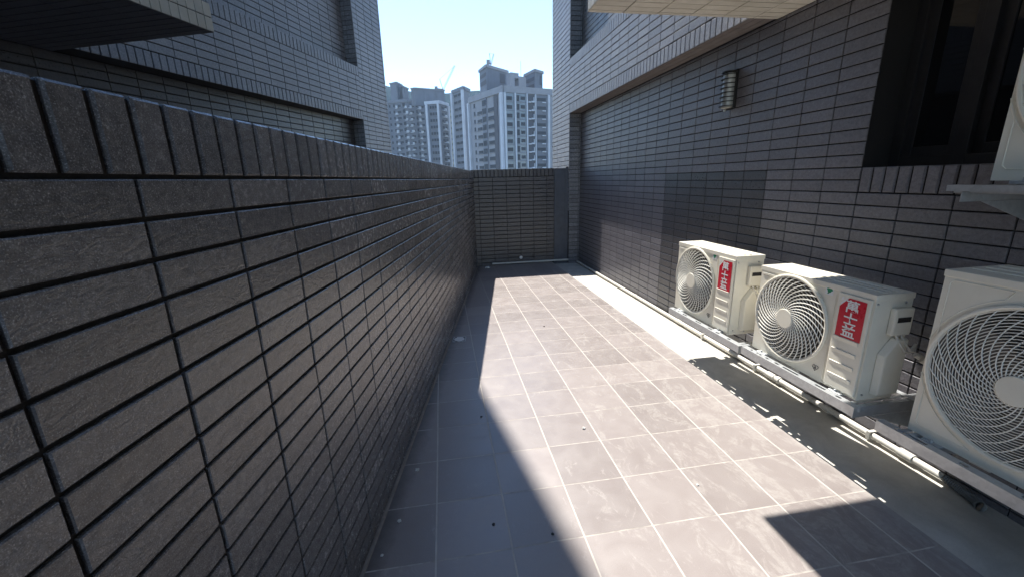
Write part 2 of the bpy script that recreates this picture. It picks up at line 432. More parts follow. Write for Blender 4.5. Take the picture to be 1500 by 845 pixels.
tiles(mb, frF, cells(1.5, 7.1, B0 + S, B1 - S, 7.105, B0 + S, FU, FV * (B1 - B0 - 2 * S) / (7 * FV), .0065, .0095))
tiles(mb, frF, cells(1.5, 7.1, B0 + .004, B0 + S - .005, 7.1, B0, .0705, .3, .0095, 0), bev=.003)
tiles(mb, frF, cells(1.5, 7.1, B1 - S + .005, B1, 7.1, B1 - S, .0705, .3, .0095, 0), bev=.003)
slabq(mb, frF, 1.5, 7.1, B0 + .003, B1 - .003, -TH)
mb.box(XF + TH + .001, XW + .3, -3, 7.1, B0 + .004, B1 - .004, 1)
under(mb.build('spandrel_band', [M['tile_fac_lit'], M['grout_mid']]), bl)
mb = MB()
frU = (V3((0, 0, B0 - .001)), V3((0, 1, 0)), V3((1, 0, 0)), -Z)
tiles(mb, frU, cells(-3, 7.095, XF + .004, XW - .01, 7.1, XF - .02, PU, .0692, .004, .005), th=.004, bev=.001, jit=.0003)
under(mb.build('lintel_soffit', [M['plaster']]), bl)
mb = MB()
tiles(mb, frR, cells(2.2, 7.09, B1, 5.4, C0, vo, RU, RV, .0065, .0075), jit=.0003)
slabq(mb, frR, 1, 7.1, B1 - .002, 5.4, -TH)
under(mb.build('upper_wall', [M['tile_fac_lit'], M['grout']]), bl)
mb = MB(); mb.box(XF + .01, 13, -9, 8.195, 5.402, 44); mb.box(XW + .3, 13, -9, 8.195, -18, 5.4)
under(mb.build('tower_block', M['grout_mid']), bl)
# cream tiled ledge
def ledge(parent, fr, a0, a1, b0, b1, z0, z1, name='ledge', soffit=0):
    """fr: origin, along, outward; the ledge spans a along the facade and b outward; cream tiles on soffit and edges"""
    O, A, B = fr; mb = MB()
    mb.box(a0 + .006, a1 - .006, b0, b1 - .006, z0 + .006, z1, 1, (O, A, B, Z))
    f = (O + Z * z0, A, B, -Z)
    tiles(mb, f, cells(a0, a1, b0, b1, a0, b1, .0715, .238, .0065, .0065, soffit), th=.006, bev=.001, jit=.0003)
    f = (O + B * b1, A, Z, B)
    tiles(mb, f, cells(a0, a1, z0, z1, a0, z0, .062, (z1 - z0) / 2, .006, .006), th=.006, bev=.001, jit=.0003)
    for a, s in ((a0, -1), (a1, 1)):
        f = (O + A * a, B, Z, A * s)
        tiles(mb, f, cells(b0, b1, z0, z1, b1, z0, .062, (z1 - z0) / 2, .006, .006), th=.006, bev=.001, jit=.0003)
    return under(mb.build(name, [M['cream'], M['grout_cream'] if not soffit else M['grout'], M['tile_rec_shaded']]), parent)
ledge(bl, (V3((XW, 0, 0)), V3((0, 1, 0)), V3((-1, 0, 0))), -2.5, 2.90, .0, XW - 1.0, 2.486, 2.68)

# ------------------------------------------------------------------ building on the left
cB = V3((-.93, 8.7, 0)); TB = .362
DB = V3((math.sin(TB), math.cos(TB), 0)); NB = V3((math.cos(TB), -math.sin(TB), 0))
b2 = thing('tiled_building', 'blue-grey tiled apartment building beyond the parapet with a cream ledge', 'building', tuple(cB))
frA = (cB, -DB, Z, NB)
RC = .2; P0, P1 = -.06, .87
C0b, C1b = 2.505, 3.325
mb = MB()
tiles(mb, frA, cells(P0, P1, 1.0, 5.6, P1 + .11, C0b + S - 30 * FV, FU, FV, .0065, .0095))
slabq(mb, frA, P0, P1, 0, 5.6, -TH)
frAj = (cB - DB * P1, -NB, Z, -DB)
tiles(mb, frAj, cells(.004, RC, 1.0, C0b, -.1, C0b - 40 * PV, PU, PV, .006, .008, 2), th=.005)
tiles(mb, frAj, cells(.004, RC, C1b, 5.6, -.1, C1b, PU, PV, .006, .008, 2), th=.005)
mb.box(P0 + .005, P1 - .006, 0, 5.6, -RC - .1, -TH - .001, 1, frA)
under(mb.build('corner_pier', [M['tile_fac_lit'], M['grout_mid'], M['tile']]), b2)
mb = MB()
tiles(mb, frA, cells(P1, 7.6, C0b + S, C1b - S, P1 + .11, C0b + S, FU, (C1b - C0b - 2 * S) / 7, .0065, .0095))
tiles(mb, frA, cells(P1, 7.6, C0b + .003, C0b + S - .005, P1, C0b, .0705, .3, .0095, 0), bev=.003)
tiles(mb, frA, cells(P1, 7.6, C1b - S + .005, C1b, P1, C1b - S, .0705, .3, .0095, 0), bev=.003)
mb.box(P1, 14, C0b + .003, C1b - .003, -RC - .1, -TH, 1, frA)
under(mb.build('spandrel_band', [M['tile_fac_lit'], M['grout_mid']]), b2)
frA2 = (cB - NB * RC, -DB, Z, NB)
mb = MB()
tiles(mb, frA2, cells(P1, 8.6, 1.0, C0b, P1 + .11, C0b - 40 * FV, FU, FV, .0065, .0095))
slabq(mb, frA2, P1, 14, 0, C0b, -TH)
under(mb.build('wall', [M['tile_deep'], M['grout_mid']]), b2)  # deeper tile colour carries the shade under the ledge
mb = MB()
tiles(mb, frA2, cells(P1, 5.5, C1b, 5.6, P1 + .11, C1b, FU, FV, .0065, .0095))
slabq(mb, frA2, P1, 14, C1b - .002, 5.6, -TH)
under(mb.build('upper_wall', [M['tile_fac_lit'], M['grout_mid']]), b2)
mb = MB(); mb.box(P0 + .005, 14, 5.602, 44, -9, -.01, 0, frA); mb.box(P0 + .005, 14, -18, 5.6, -9, -RC - .12, 0, frA)
under(mb.build('tower_block', M['grout_mid']), b2)
ledge(b2, (cB, -DB, NB), 5.02, 9.5, -RC + .006, 1.30, C0b - .004, C0b + .175, soffit=2)

# ------------------------------------------------------------------ wall lamp
lamp = thing('wall_lamp', 'grey half-round louvred wall lamp fixed to the dark tiled wall', 'wall lamp', (XW, 3.235 * KR, 1.97), -math.pi / 2)
mb = MB(); mb.box(-.062, .062, -.022, 0, 0, .285)
mb.build('back_plate', M['lampd'], lamp, .003)
def arc(r, z, n=18, dep=1.15): return [(r * math.cos(math.pi * k / n), -.022 - r * dep * math.sin(math.pi * k / n), z) for k in range(n + 1)]
mb = MB()
for a, b in zip(arc(.052, 0)[:-1], arc(.052, 0)[1:]):
    mb.quad((a[0], a[1], .012), (b[0], b[1], .012), (b[0], b[1], .262), (a[0], a[1], .262))
mb.build('cylinder', M['lampm'], lamp, smooth=True)
for i in range(8):
    z = .016 + i * .0335
    mb = MB(); A, B_ = arc(.054, z), arc(.066, z)
    for j in range(len(A) - 1):
        for dz in (0, .006): mb.quad(*(V3(q) + Z * dz for q in (A[j], A[j + 1], B_[j + 1], B_[j])))
        mb.quad(B_[j], B_[j + 1], V3(B_[j + 1]) + Z * .006, V3(B_[j]) + Z * .006)
    mb.build('louvre', M['lampd'], lamp)
mb = MB(); a = arc(.05, .006); mb.add(a, [tuple(range(len(a)))]); a2 = arc(.05, .012); mb.add(a2, [tuple(range(len(a2)))])
mb.build('diffuser', M['opal'], lamp)
mb = MB(); a = arc(.064, .268); b = arc(.064, .277); mb.add(a + b, [tuple(range(19)), tuple(range(19, 38))] + [(i, i + 1, i + 20, i + 19) for i in range(18)])
mb.build('cap', M['lampd'], lamp)
mb = MB(); mb.tube([(-.03, -.03, 0), (-.03, -.03, -.016)], .011, 10); mb.build('cable_gland', M['lampm'], lamp, smooth=True)

# ------------------------------------------------------------------ air-conditioner outdoor units
def grille(mb, cx, cz, r0, R1, nsp, nring, twist, wsp, wr, bulge):
    y = lambda r: -.006 - bulge * (1 - ((r - r0) / (R1 - r0)) ** 2)
    for i in range(nring):
        r = r0 + (R1 - r0) * (i + .5) / nring
        mb.tube([(cx + r * math.cos(a), y(r) + .002, cz + r * math.sin(a)) for a in [2 * math.pi * k / 56 for k in range(56)]], wr, 5, closed=True)
    for i in range(nsp):
        pts = []
        for k in range(11):
            t = k / 10; r = r0 + (R1 - r0) * t; a = 2 * math.pi * i / nsp + twist * t ** .8
            pts.append((cx + r * math.cos(a), y(r) - .001, cz + r * math.sin(a)))
        mb.tube(pts, wsp, 5)

def casing(W, H, D, cx, cz, R1, xs):
    """sheet-metal case with a round opening in the front and a shroud behind it"""
    mb = MB(); n = 64
    ang = sorted([2 * math.pi * k / n for k in range(n)] + [math.atan2(z - cz, x - cx) % (2 * math.pi) for x in (0, xs) for z in (0, H)])
    circ, rect, back = [], [], []
    for a in ang:
        c, s = math.cos(a), math.sin(a)
        ts = [((0 if c < 0 else xs) - cx) / c if abs(c) > 1e-9 else 1e9, ((0 if s < 0 else H) - cz) / s if abs(s) > 1e-9 else 1e9]
        t = min(ts); rect.append((cx + c * t, 0, cz + s * t)); circ.append((cx + R1 * c, 0, cz + R1 * s)); back.append((cx + R1 * c, D * .62, cz + R1 * s))
    L = len(ang)
    mb.add(rect + circ, [(i, (i + 1) % L, L + (i + 1) % L, L + i) for i in range(L)])
    mb.add(circ + back, [(i, (i + 1) % L, L + (i + 1) % L, L + i) for i in range(L)], 1)
    mb.add(back, [tuple(range(L))], 2)
    mb.quad((xs, 0, 0), (W, 0, 0), (W, 0, H), (xs, 0, H))
    mb.quad((0, 0, 0), (0, D, 0), (0, D, H), (0, 0, H)); mb.quad((W, 0, 0), (W, D, 0), (W, D, H), (W, 0, H))
    mb.quad((0, D, 0), (W, D, 0), (W, D, H), (0, D, H)); mb.quad((0, 0, 0), (W, 0, 0), (W, D, 0), (0, D, 0)); mb.quad((0, 0, H), (W, 0, H), (W, D, H), (0, D, H))
    return mb

def fan_blades(root, cx, cz, R1, yb):
    mb = MB()
    for b in range(3):
        vs = []
        for i in range(7):
            for j in range(6):
                r = .05 + (R1 - .065) * j / 5; a = b * 2.0944 + (i / 6) * (1.35 - .25 * j / 5) + .35 * j / 5
                vs.append((cx + r * math.cos(a), yb + .05 * (i / 6 - .5), cz + r * math.sin(a)))
        mb.add(vs, [(i * 6 + j, i * 6 + j + 1, (i + 1) * 6 + j + 1, (i + 1) * 6 + j) for i in range(6) for j in range(5)])
    mb.disc((cx, yb - .03, cz), .055, 24, th=.06)
    return mb.build('fan', M['fan'], root, smooth=True)

def text_mesh(ch, size):
    cu = bpy.data.curves.new('lettering', 'FONT'); cu.body = ch; cu.size = size; cu.align_x = 'CENTER'; cu.offset = .0012 * size / .06
    cu.resolution_u = 3
    t = bpy.data.objects.new('lettering', cu); COL.objects.link(t)
    bpy.context.view_layer.update()
    dg = bpy.context.evaluated_depsgraph_get()
    me = bpy.data.meshes.new_from_object(t.evaluated_get(dg))
    bpy.data.objects.remove(t)
    return me

def rounded(x0, x1, z0, z1, r, n=5):
    pts = []
    for cx, cz, a0 in ((x1 - r, z1 - r, 0), (x0 + r, z1 - r, 90), (x0 + r, z0 + r, 180), (x1 - r, z0 + r, 270)):
        for k in range(n + 1):
            a = R(a0 + 90 * k / n); pts.append((cx + r * math.cos(a), cz + r * math.sin(a)))
    return pts

def side_fittings(root, W, H, D):
    """connection side: terminal cover, valve cover with sloped top, handle recess, screws"""
    mb = MB(); mb.box(W + .001, W + .03, D * .42, D * .93, H * .63, H * .88)
    c = mb.build('terminal_cover', M['acp'], root, .008)
    mb = MB(); mb.box(W + .0305, W + .032, D * .5, D * .85, H * .755, H * .80); mb.build('handle_recess', M['dark'], c)
    mb = MB()
    y0, y1, zb, zt = D * .3, D * .97, H * .06, H * .60
    a = [(W + .001, y0, zb), (W + .001, y1, zb), (W + .001, y1, zt), (W + .001, y0 + .06, zt), (W + .001, y0, zt - .08)]
    b = [(W + .034, y + (.012 if i in (0, 3, 4) else -.012), z * .97 + .004) for i, (x, y, z) in enumerate(a)]
    mb.add(a + b, [(0, 1, 2, 3, 4), (9, 8, 7, 6, 5)] + [(i, (i + 1) % 5, (i + 1) % 5 + 5, i + 5) for i in range(5)])
    mb.build('valve_cover', M['acp'], root, .006)
    for dz in (0, .03):
        mb = MB(); mb.tube([(W + .012, D * .62 + dz, H * .64), (W + .03, D * .66 + dz, H * .57), (W + .045, D * .78 + dz, H * .49), (W + .04, D * .95 + dz, H * .47), (W + .015, D + .05, H * .52)], .0055, 8)
        mb.build('cable', M['pvc'], root, smooth=True)
    for y, z in ((.06, H - .045), (.8, H - .045), (.12, .03), (.55, .02)):
        mb = MB(); mb.tube([(W, y * D, z), (W + .005, y * D, z)], .005, 8); mb.build('screw', M['steel'], root)

def top_cover(root, W, H, D, ribs=True):
    mb = MB()
    mb.box(-.004, W + .004, -.004, D + .004, H - .028, H)
    if ribs:
        for i in range(3):
            y = D * (.3 + .22 * i); mb.box(.02, W - .02, y, y + D * .1, H - .001, H + .004)
    return mb.build('top_cover', M['acp'], root, .005)

def feet(root, W, D):
    for x in (.1, W - .1):
        mb = MB(); mb.box(x - .035, x + .035, -.022, D + .022, -.012, .0); mb.box(x - .012, x + .012, -.03, -.016, -.012, -.004)
        mb.tube([(x, -.014, -.02), (x, -.014, .012)], .006, 8)
        mb.build('foot', M['galv'], root, .002)

def small_unit(label, loc):
    W, H, D = .712, .54, .207
    root = thing('condenser_unit', label, 'air conditioner', loc, -math.pi / 2, 'ivory outdoor condenser units along the wall')
    cx, cz, R1 = .252, .278, .242
    casing(W, H - .004, D, cx, cz, R1, .512).build('casing', [M['acp'], M['shroud'], M['coil']], root, .004)
    top_cover(root, W, H, D); feet(root, W, D)
    fan_blades(root, cx, cz, R1, .075)
    g = MB(); grille(g, cx, cz, .05, R1, 34, 13, -1.25, .0031, .0017, .022)
    g = g.build('fan_grille', M['acg'], root, smooth=True)
    mb = MB(); mb.tube([(cx + (R1 + .004) * math.cos(a), -.006, cz + (R1 + .004) * math.sin(a)) for a in [2 * math.pi * k / 72 for k in range(72)]], .0085, 8, closed=True)
    mb.build('grille_ring', M['acp'], root, smooth=True)
    mb = MB(); mb.disc((cx, -.036, cz), .056, 32, th=.012); mb.build('hub_cap', M['acp'], root, .003)
    # pressed lip over the fan
    mb = MB(); mb.box(.012, .15, -.004, -.0005, H - .052, H - .04); mb.build('pressed_rib', M['acp'], root, .0015)
    # service panel with louvre ribs
    mb = MB(); mb.box(.535, .703, -.010, -.0005, .012, .512)
    p = mb.build('service_panel', M['acp'], root, .004)
    for z in (.074, .142, .211, .277):
        mb = MB()
        a = [(.549, -.0105, z + .014), (.676, -.0105, z + .014), (.676, -.0105, z - .008), (.549, -.0105, z - .008)]
        b = [(.549, -.0150, z + .013), (.676, -.0150, z + .013), (.676, -.0105, z - .008), (.549, -.0105, z - .008)]
        mb.add(a[:2] + b, [(0, 1, 3, 2), (2, 3, 4, 5), (0, 2, 5), (1, 4, 3)])
        mb.build('panel_rib', M['acp'], p, .001)
    mb = MB(); z0, z1, x0, x1 = .292, .494, .552, .684
    poly = [(x0, z0), (x1, z0), (x1, z1), (x0 + .044, z1), (x0, z1 - .05)]
    mb.add([(x, -.0112, z) for x, z in poly], [(0, 1, 2, 3, 4)])
    st = mb.build('sticker', M['red'], root); st['label'] = 'red sticker with three white characters'
    for i, ch in enumerate('萬士益'):
        me = text_mesh(ch, .066)
        me.materials.clear(); me.materials.append(M['white'])
        t = bpy.data.objects.new('lettering', me); link(t, st)
        t.scale = (1.12, 1, 1); t.rotation_euler = (math.pi / 2, 0, 0); t.location = ((x0 + x1) / 2, -.0122, z1 - .064 - i * .062)
    mb = MB(); mb.add([(x, -.0112, z) for x, z in ((x0 + .002, z1 - .045), (x0 + .038, z1 - .002), (x0 + .030, z1 - .002), (x0 + .002, z1 - .034))], [(0, 1, 2, 3)])
    mb.add([(x, -.0112, z) for x, z in ((x0 + .004, z1 - .02), (x0 + .016, z1 - .012), (x0 + .016, z1), (x0 + .004, z1 - .004))], [(0, 1, 2, 3)])
    mb.build('corner_flash', M['white'], st)
    mb = MB(); mb.add([(x, -.0012, z) for x, z in ((.452, .478), (.498, .478), (.498, .522), (.452, .522))], [(0, 1, 2, 3)])
    el = mb.build('label_sticker', M['white'], root)
    mb = MB(); mb.add([(.475 + .016 * math.cos(a) * (1.2 if a < 3.14 else .75), -.0019, .502 + .013 * math.sin(a)) for a in [2 * math.pi * k / 20 for k in range(20)]], [tuple(range(20))])
    mb.add([(.462, -.0019, .484), (.472, -.0019, .484), (.478, -.0019, .492), (.470, -.0019, .492)], [(0, 1, 2, 3)])
    mb.build('leaf_mark', M['green'], el)
    mb = MB()
    hp = []
    for k in range(28):
        a = 2 * math.pi * k / 28
        hp.append((.469 + .0011 * 16 * math.sin(a) ** 3, -.0016, .066 + .0011 * (13 * math.cos(a) - 5 * math.cos(2 * a) - 2 * math.cos(3 * a) - math.cos(4 * a))))
    mb.tube(hp, .0014, 5, closed=True); mb.tube([(.463, -.0016, .068), (.475, -.0016, .060)], .0014, 5); mb.tube([(.464, -.0016, .06), (.474, -.0016, .07)], .0014, 5)
    mb.build('heart_mark', M['ink'], root)
    mb = MB(); mb.box(.514, .518, -.003, -.0005, .02, H - .05); mb.build('panel_seam', M['acp'], root, .001)
    side_fittings(root, W, H, D)
    return root

def large_unit(label, loc):
    W, H, D = .86, .712, .3
    root = thing('condenser_unit', label, 'air conditioner', loc, -math.pi / 2, 'ivory outdoor condenser units along the wall')
    cx, cz, R1 = .305, .345, .285
    casing(W, H - .004, D, cx, cz, R1, .62).build('casing', [M['acp'], M['shroud'], M['coil']], root, .006)
    top_cover(root, W, H, D, True); feet(root, W, D)
    fan_blades(root, cx, cz, R1, .085)
    g = MB(); grille(g, cx, cz, .055, R1, 30, 21, -1.35, .0021, .0019, .028)
    g.build('fan_grille', M['acg'], root, smooth=True)
    mb = MB(); mb.tube([(cx + (R1 + .005) * math.cos(a), -.006, cz + (R1 + .005) * math.sin(a)) for a in [2 * math.pi * k / 80 for k in range(80)]], .0085, 8, closed=True)
    mb.build('grille_ring', M['acp'], root, smooth=True)
    mb = MB(); mb.disc((cx, -.042, cz), .054, 36, th=.014); mb.build('hub_cap', M['acp'], root, .003)
    for zc, sg in ((H - .05, 1), (.05, -1)):       # pressed outline in each corner beside the fan
        pts = []
        for k in range(13):
            a = R(180 - sg * (14 + k * 4.6)); pts.append((cx + (R1 + .03) * math.cos(a), -.001, cz + (R1 + .03) * math.sin(a)))
        xe = pts[-1][0]
        loop = pts + [(xe + .02, -.001, zc + sg * .012), (.035, -.001, zc + sg * .012), (.022, -.001, zc), (.022, -.001, pts[0][2] + sg * .02)]
        mb = MB(); mb.tube(loop, .0022, 6, closed=True); mb.build('pressed_outline', M['acp'], root, smooth=True)
    mb = MB(); mb.box(.63, .85, -.008, -.0005, .02, H - .04); mb.build('service_panel', M['acp'], root, .004)
    side_fittings(root, W, H, D)
    return root

UY, UX, UZ = 2.247, 1.95, .362
u1 = small_unit('ivory condenser unit with red sticker, farthest of the row, fully in sun', (UX, 3.19, .352)); u1.scale = (1, 1, 1.045)
u2 = small_unit('ivory condenser unit with red sticker, middle of the row, its top half shaded', (UX, UY, UZ))
u3 = large_unit('large shaded ivory condenser unit without sticker, standing low and nearest in the row', (UX, 1.297, UZ))
u4 = large_unit('large ivory condenser unit hung high on a bracket in front of the window', (UX - .02, 1.222, 1.412))

# ------------------------------------------------------------------ galvanised mounting racks
def rack(label, y_far, y_near, z, x0=1.882, flange=.066, slots=(), web=.05, legs=True):
    """angle rail with slotted flange on wall arms"""
    root = thing('mounting_rack', label, 'mounting rack', (XW, y_far, z), 0, 'galvanised racks under the condenser units')
    lx = x0 - XW; L = y_far - y_near; t = .0035
    mb = MB()
    s0, s1 = lx + .014, lx + .027
    mb.box(lx, s0, -L, 0, -t, 0); mb.box(s1, lx + .036, -L, 0, -t, 0); mb.box(lx + .036, lx + .036 + t, -L, 0, -.03, 0); mb.box(lx + .036 + t, lx + flange, -L, 0, -.03, -.03 + t)
    cur = 0.
    for a, b in sorted(slots) + [(L, L)]:
        if a > cur: mb.box(s0, s1, -a, -cur, -t, 0)
        cur = b
    mb.box(lx, lx + t, -L, 0, -web, -t)
    mb.build('front_rail', M['galv'], root)
    mb = MB(); mb.box(-.155, -.12, -L, 0, -t, 0); mb.box(-.12, -.12 + t, -L, 0, -.035, -t)
    mb.build('rear_rail', M['galv'], root)
    for y in ((-.1, -L + .035) if legs else (-.02, -L + .1)):
        mb = MB()
        mb.box(lx + .006, -.006, y - .028, y - .025, -.06, -t - .001); mb.box(lx + .006, -.006, y - .025, y - .004, -t - .004, -t - .001); mb.box(lx + .006, -.006, y + .006, y + .025, -t - .004, -t - .001)
        mb.add([(lx + .1, y - .0305, -.061), (-.01, y - .0305, -.061), (-.01, y - .0305, -.2), (lx + .1, y - .0275, -.061), (-.01, y - .0275, -.061), (-.01, y - .0275, -.2)],
               [(0, 1, 2), (5, 4, 3), (0, 3, 4, 1), (1, 4, 5, 2), (2, 5, 3, 0)])
        mb.box(-.009, -.004, y - .05, y + .03, -.24, 0)
        a = mb.build('wall_arm', M['galv'], root)
        for zz in (-.1, -.2):
            mb = MB(); mb.tube([(-.004, y + .01, zz), (-.02, y + .01, zz)], .009, 6); mb.build('bolt', M['steel'], a)
    return root
rack('galvanised rack under the far sunlit condenser unit', 3.165, 2.285, .352,
     slots=[(.05, .075), (.11, .14), (.18, .24), (.36, .43), (.52, .57), (.61, .65), (.74, .77)])
rack('galvanised rack under the middle condenser unit, slotted arms showing at its near end', 2.258, 1.482, .362,
     slots=[(.06, .075), (.11, .15), (.185, .21), (.26, .29), (.32, .43), (.54, .6), (.66, .69)])
rack('galvanised rack under the large low condenser unit nearest the camera', 1.376, .40, .362,
     slots=[(.06, .19), (.30, .33), (.48, .62), (.75, .85)])
rack('grey wall bracket carrying the high condenser unit below the window', 1.30, .36, 1.398, x0=1.86, web=.022, slots=[(.05, .1), (.3, .4), (.6, .7)], legs=False)

# ------------------------------------------------------------------ pipes
pp = thing('drain_pipe', 'white plastic drain pipe running along the foot of the wall under the condenser units', 'pipe', (XW - .038, 4, -.004))
mb = MB(); mb.tube([(0, y - 4, 0) for y in (7.06, 5, 3.5, 2.4, 1.36)], .0175, 12); mb.build('pipe', M['pvc'], pp, smooth=True)
for y, r, l in ((6.1, .021, .05), (4.72, .021, .05), (3.72, .021, .05), (2.88, .021, .05), (2.47, .023, .07), (2.40, .025, .03), (1.53, .024, .07), (2.0, .021, .04)):
    mb = MB(); mb.tube([(0, y - 4 - l / 2, 0), (0, y - 4 + l / 2, 0)], r, 12); mb.build('coupling', M['pvc'], pp, smooth=True)
for y in (3.3, 2.62, 1.72):
    mb = MB(); mb.box(-.024, .037, y - 4 - .009, y - 4 + .009, -.024, -.0185); mb.box(-.024, -.0195, y - 4 - .009, y - 4 + .009, -.0185, .02); mb.box(-.024, .037, y - 4 - .009, y - 4 + .009, .02, .0245)
    mb.build('pipe_clip', M['pvc'], pp)
hs = MB(); P = []
for k in range(60):
    t = k / 59; a = t * math.pi * .8
    P.append((XW - .038 - .0 + .0 * t - .09 * (1 - math.cos(a)) * .25, 1.355 - .13 * math.sin(a * .75) - .04 * t, -.004 - .012 * math.sin(a * .9)))
hs.tube(P, [.0215 if k % 2 else .0175 for k in range(60)], 12)
tag(hs.build('corrugated_hose', M['hose'], smooth=True), 'short grey corrugated hose bending from the end of the white pipe', 'hose')
mb = MB(); mb.tube([(x, YB - .03, .028) for x in (.8, 1.2, 1.7, 2.27)], .016, 10)
tag(mb.build('conduit_pipe', M['pvc'], smooth=True), 'pale pipe lying along the foot of the far end wall', 'pipe')
for i, (lab, pts) in enumerate((
    ('white wrapped refrigerant lines bending into the wall behind the near end of the middle unit', [(2.19, 1.50, .60), (2.25, 1.46, .56), (2.30, 1.43, .60), (2.325, 1.42, .70), (2.34, 1.42, .80), (2.37, 1.42, .83)]),
    ('white wrapped refrigerant lines behind the near end of the far unit', [(2.19, 2.44, .60), (2.25, 2.40, .56), (2.30, 2.38, .60), (2.325, 2.37, .70), (2.34, 2.37, .78), (2.37, 2.37, .80)]))):
    lr = thing('refrigerant_line', lab, 'pipe', (XW, pts[0][1], .6))
    for dx in (0, .03):
        mb = MB(); P = [V3(p) - lr.location + V3((0, -dx, -dx * .5)) for p in pts]
        Q = []
        for a, b in zip(P[:-1], P[1:]): Q += [a.lerp(b, t / 4) for t in range(4)]
        Q.append(P[-1])
        for _ in range(3): Q = [Q[0]] + [(Q[j - 1] + Q[j] * 2 + Q[j + 1]) / 4 for j in range(1, len(Q) - 1)] + [Q[-1]]
        mb.tube(Q, [.0135 if j % 2 else .0125 for j in range(len(Q))], 10); mb.build('insulated_pipe', M['pvc'], lr, smooth=True)
kb = thing('wall_outlet', 'small white round outlet cap low on the far end wall', 'outlet', (1.317, YB, .113))
mb = MB(); mb.disc((0, -.03, 0), .026, 20, th=.03); mb.build('cap', M['white'], kb, .004)
mb = MB(); mb.disc((0, -.034, 0), .012, 16, th=.004); mb.build('nozzle', M['opal'], kb)

# ------------------------------------------------------------------ floor drains and crumbs
def drain(label, x, y, s=.05, rz=0.):
    d = thing('floor_drain', label, 'floor drain', (x, y, .0), rz, 'floor drains beside the parapet')
    mb = MB()
    for a, b, c, e in ((-s, s, -s, -s + .008), (-s, s, s - .008, s), (-s, -s + .008, -s + .008, s - .008), (s - .008, s, -s + .008, s - .008)): mb.box(a, b, c, e, .001, .008)
    mb.build('frame', M['steel'], d)
    mb = MB(); mb.box(-s + .008, s - .008, -s + .008, s - .008, .001, .002); mb.build('sump', M['dark'], d)
    mb = MB()
    for k in range(5):
        w = (s - .012) * math.sqrt(max(0, 1 - ((k - 2) / 2.6) ** 2)); yy = (k - 2) * s * .34
        mb.box(-w, w, yy - .006, yy + .006, .002, .0095)
    mb.build('grate', M['white'], d, .001)
drain('square white-grated floor drain in the shade beside the long parapet', .075, 3.722, .06, -.16)
drain('floor drain in the far corner between parapet and end wall', .70, 7.0, .045, -.1)
def crumb(x, y, s, m, label):
    bm = bmesh.new(); bmesh.ops.create_icosphere(bm, subdivisions=2, radius=s)
    for v in bm.verts:
        v.co *= random.uniform(.6, 1.15); v.co.z = max(v.co.z * .6, -s * .3)
    me = bpy.data.meshes.new('crumb'); bm.to_mesh(me); bm.free(); me.materials.append(m)
    o = link(bpy.data.objects.new('mortar_crumb', me)); o.location = (x, y, s * .3); o.rotation_euler = (0, 0, random.uniform(0, 6))
    tag(o, label, 'debris', 'crumbs scattered on the floor')
crumb(-.222, 1.917, .012, M['bit_w'], 'pale crumb on the shaded floor, larger and farther of the two by the parapet')
crumb(-.282, 1.586, .010, M['bit_w'], 'pale crumb on the shaded floor close to the parapet foot, nearer than the larger one')
crumb(.129, 1.488, .008, M['bit_d'], 'black crumb in the middle of a shaded floor tile, nearest of the dark ones')
crumb(.156, 2.353, .008, M['bit_d'], 'black crumb on the shaded floor by the diagonal shadow edge')
crumb(.751, 2.10, .012, M['bit_w'], 'pale flat crumb on the sunlit floor tiles')
crumb(.942, 3.885, .009, M['bit_d'], 'black crumb on the sunlit floor far along the terrace')
crumb(-.335, 1.42, .007, M['bit_w'], 'tiny pale crumb touching the parapet foot')
crumb(1.136, 1.537, .007, M['bit_w'], 'tiny white crumb on the sunlit floor near the gutter')
crumb(.37, 1.39, .007, M['bit_d'], 'small dark crumb lying on a floor joint at the shadow edge')

# ------------------------------------------------------------------ city beyond the terrace
def city_mat(name, col, rough=.8, sc=.35, var=.1): 
    k = NT(name); p = k.pos(); n = k.noise(p, sc, 5); z = k.sep(p)[2]
    c = k.mix(k.ramp(n, .3, .7), tuple(v * (1 - var) for v in col), tuple(v * (1 + var) for v in col))
    st = k.noise(k.map(p, (1, 1, .12)), .8, 4)
    c = k.mix(k.ramp(st, .5, .8, 0, .25), c, tuple(v * .5 for v in col))
    return k.out(c, rough)
M['c_beige'] = city_mat('beige_cladding_hazed', (.25, .26, .285))  # neutral cladding tinted blue; part of the distance haze is in the colour
M['c_grey'] = city_mat('grey_cladding_hazed', (.17, .185, .215))  # blue haze tint in this colour too
M['c_blue'] = city_mat('bluish_cladding', (.14, .155, .185))
M['c_dark'] = city_mat('dark_cladding', (.07, .072, .085))
M['c_white'] = city_mat('white_cladding_hazed', (.48, .52, .57))  # white with the same haze tint painted in
M['c_win'] = mat_plain('tower_glass', (.016, .02, .028), .7, 0, .2, .6, 0)
M['c_glaz'] = mat_plain('pale_glazing', (.17, .21, .24), .15, 0, .15, .5, 0)
M['c_yel'] = city_mat('ochre_cladding', (.36, .33, .22))
ZB = -18
def face(pa, pb):
    U = (pb - pa); U.z = 0; L = U.length; U.normalize(); N = V3((U.y, -U.x, 0)); O = V3((pa.x, pa.y, 0))
    return (O, U, N, Z), L
def prism(mb, pts, z0, z1, mi=0):
    n = len(pts); mb.add([(p.x, p.y, z0) for p in pts] + [(p.x, p.y, z1) for p in pts], [tuple(range(n)), tuple(range(n, 2 * n))] + [(i, (i + 1) % n, (i + 1) % n + n, i + n) for i in range(n)], mi)
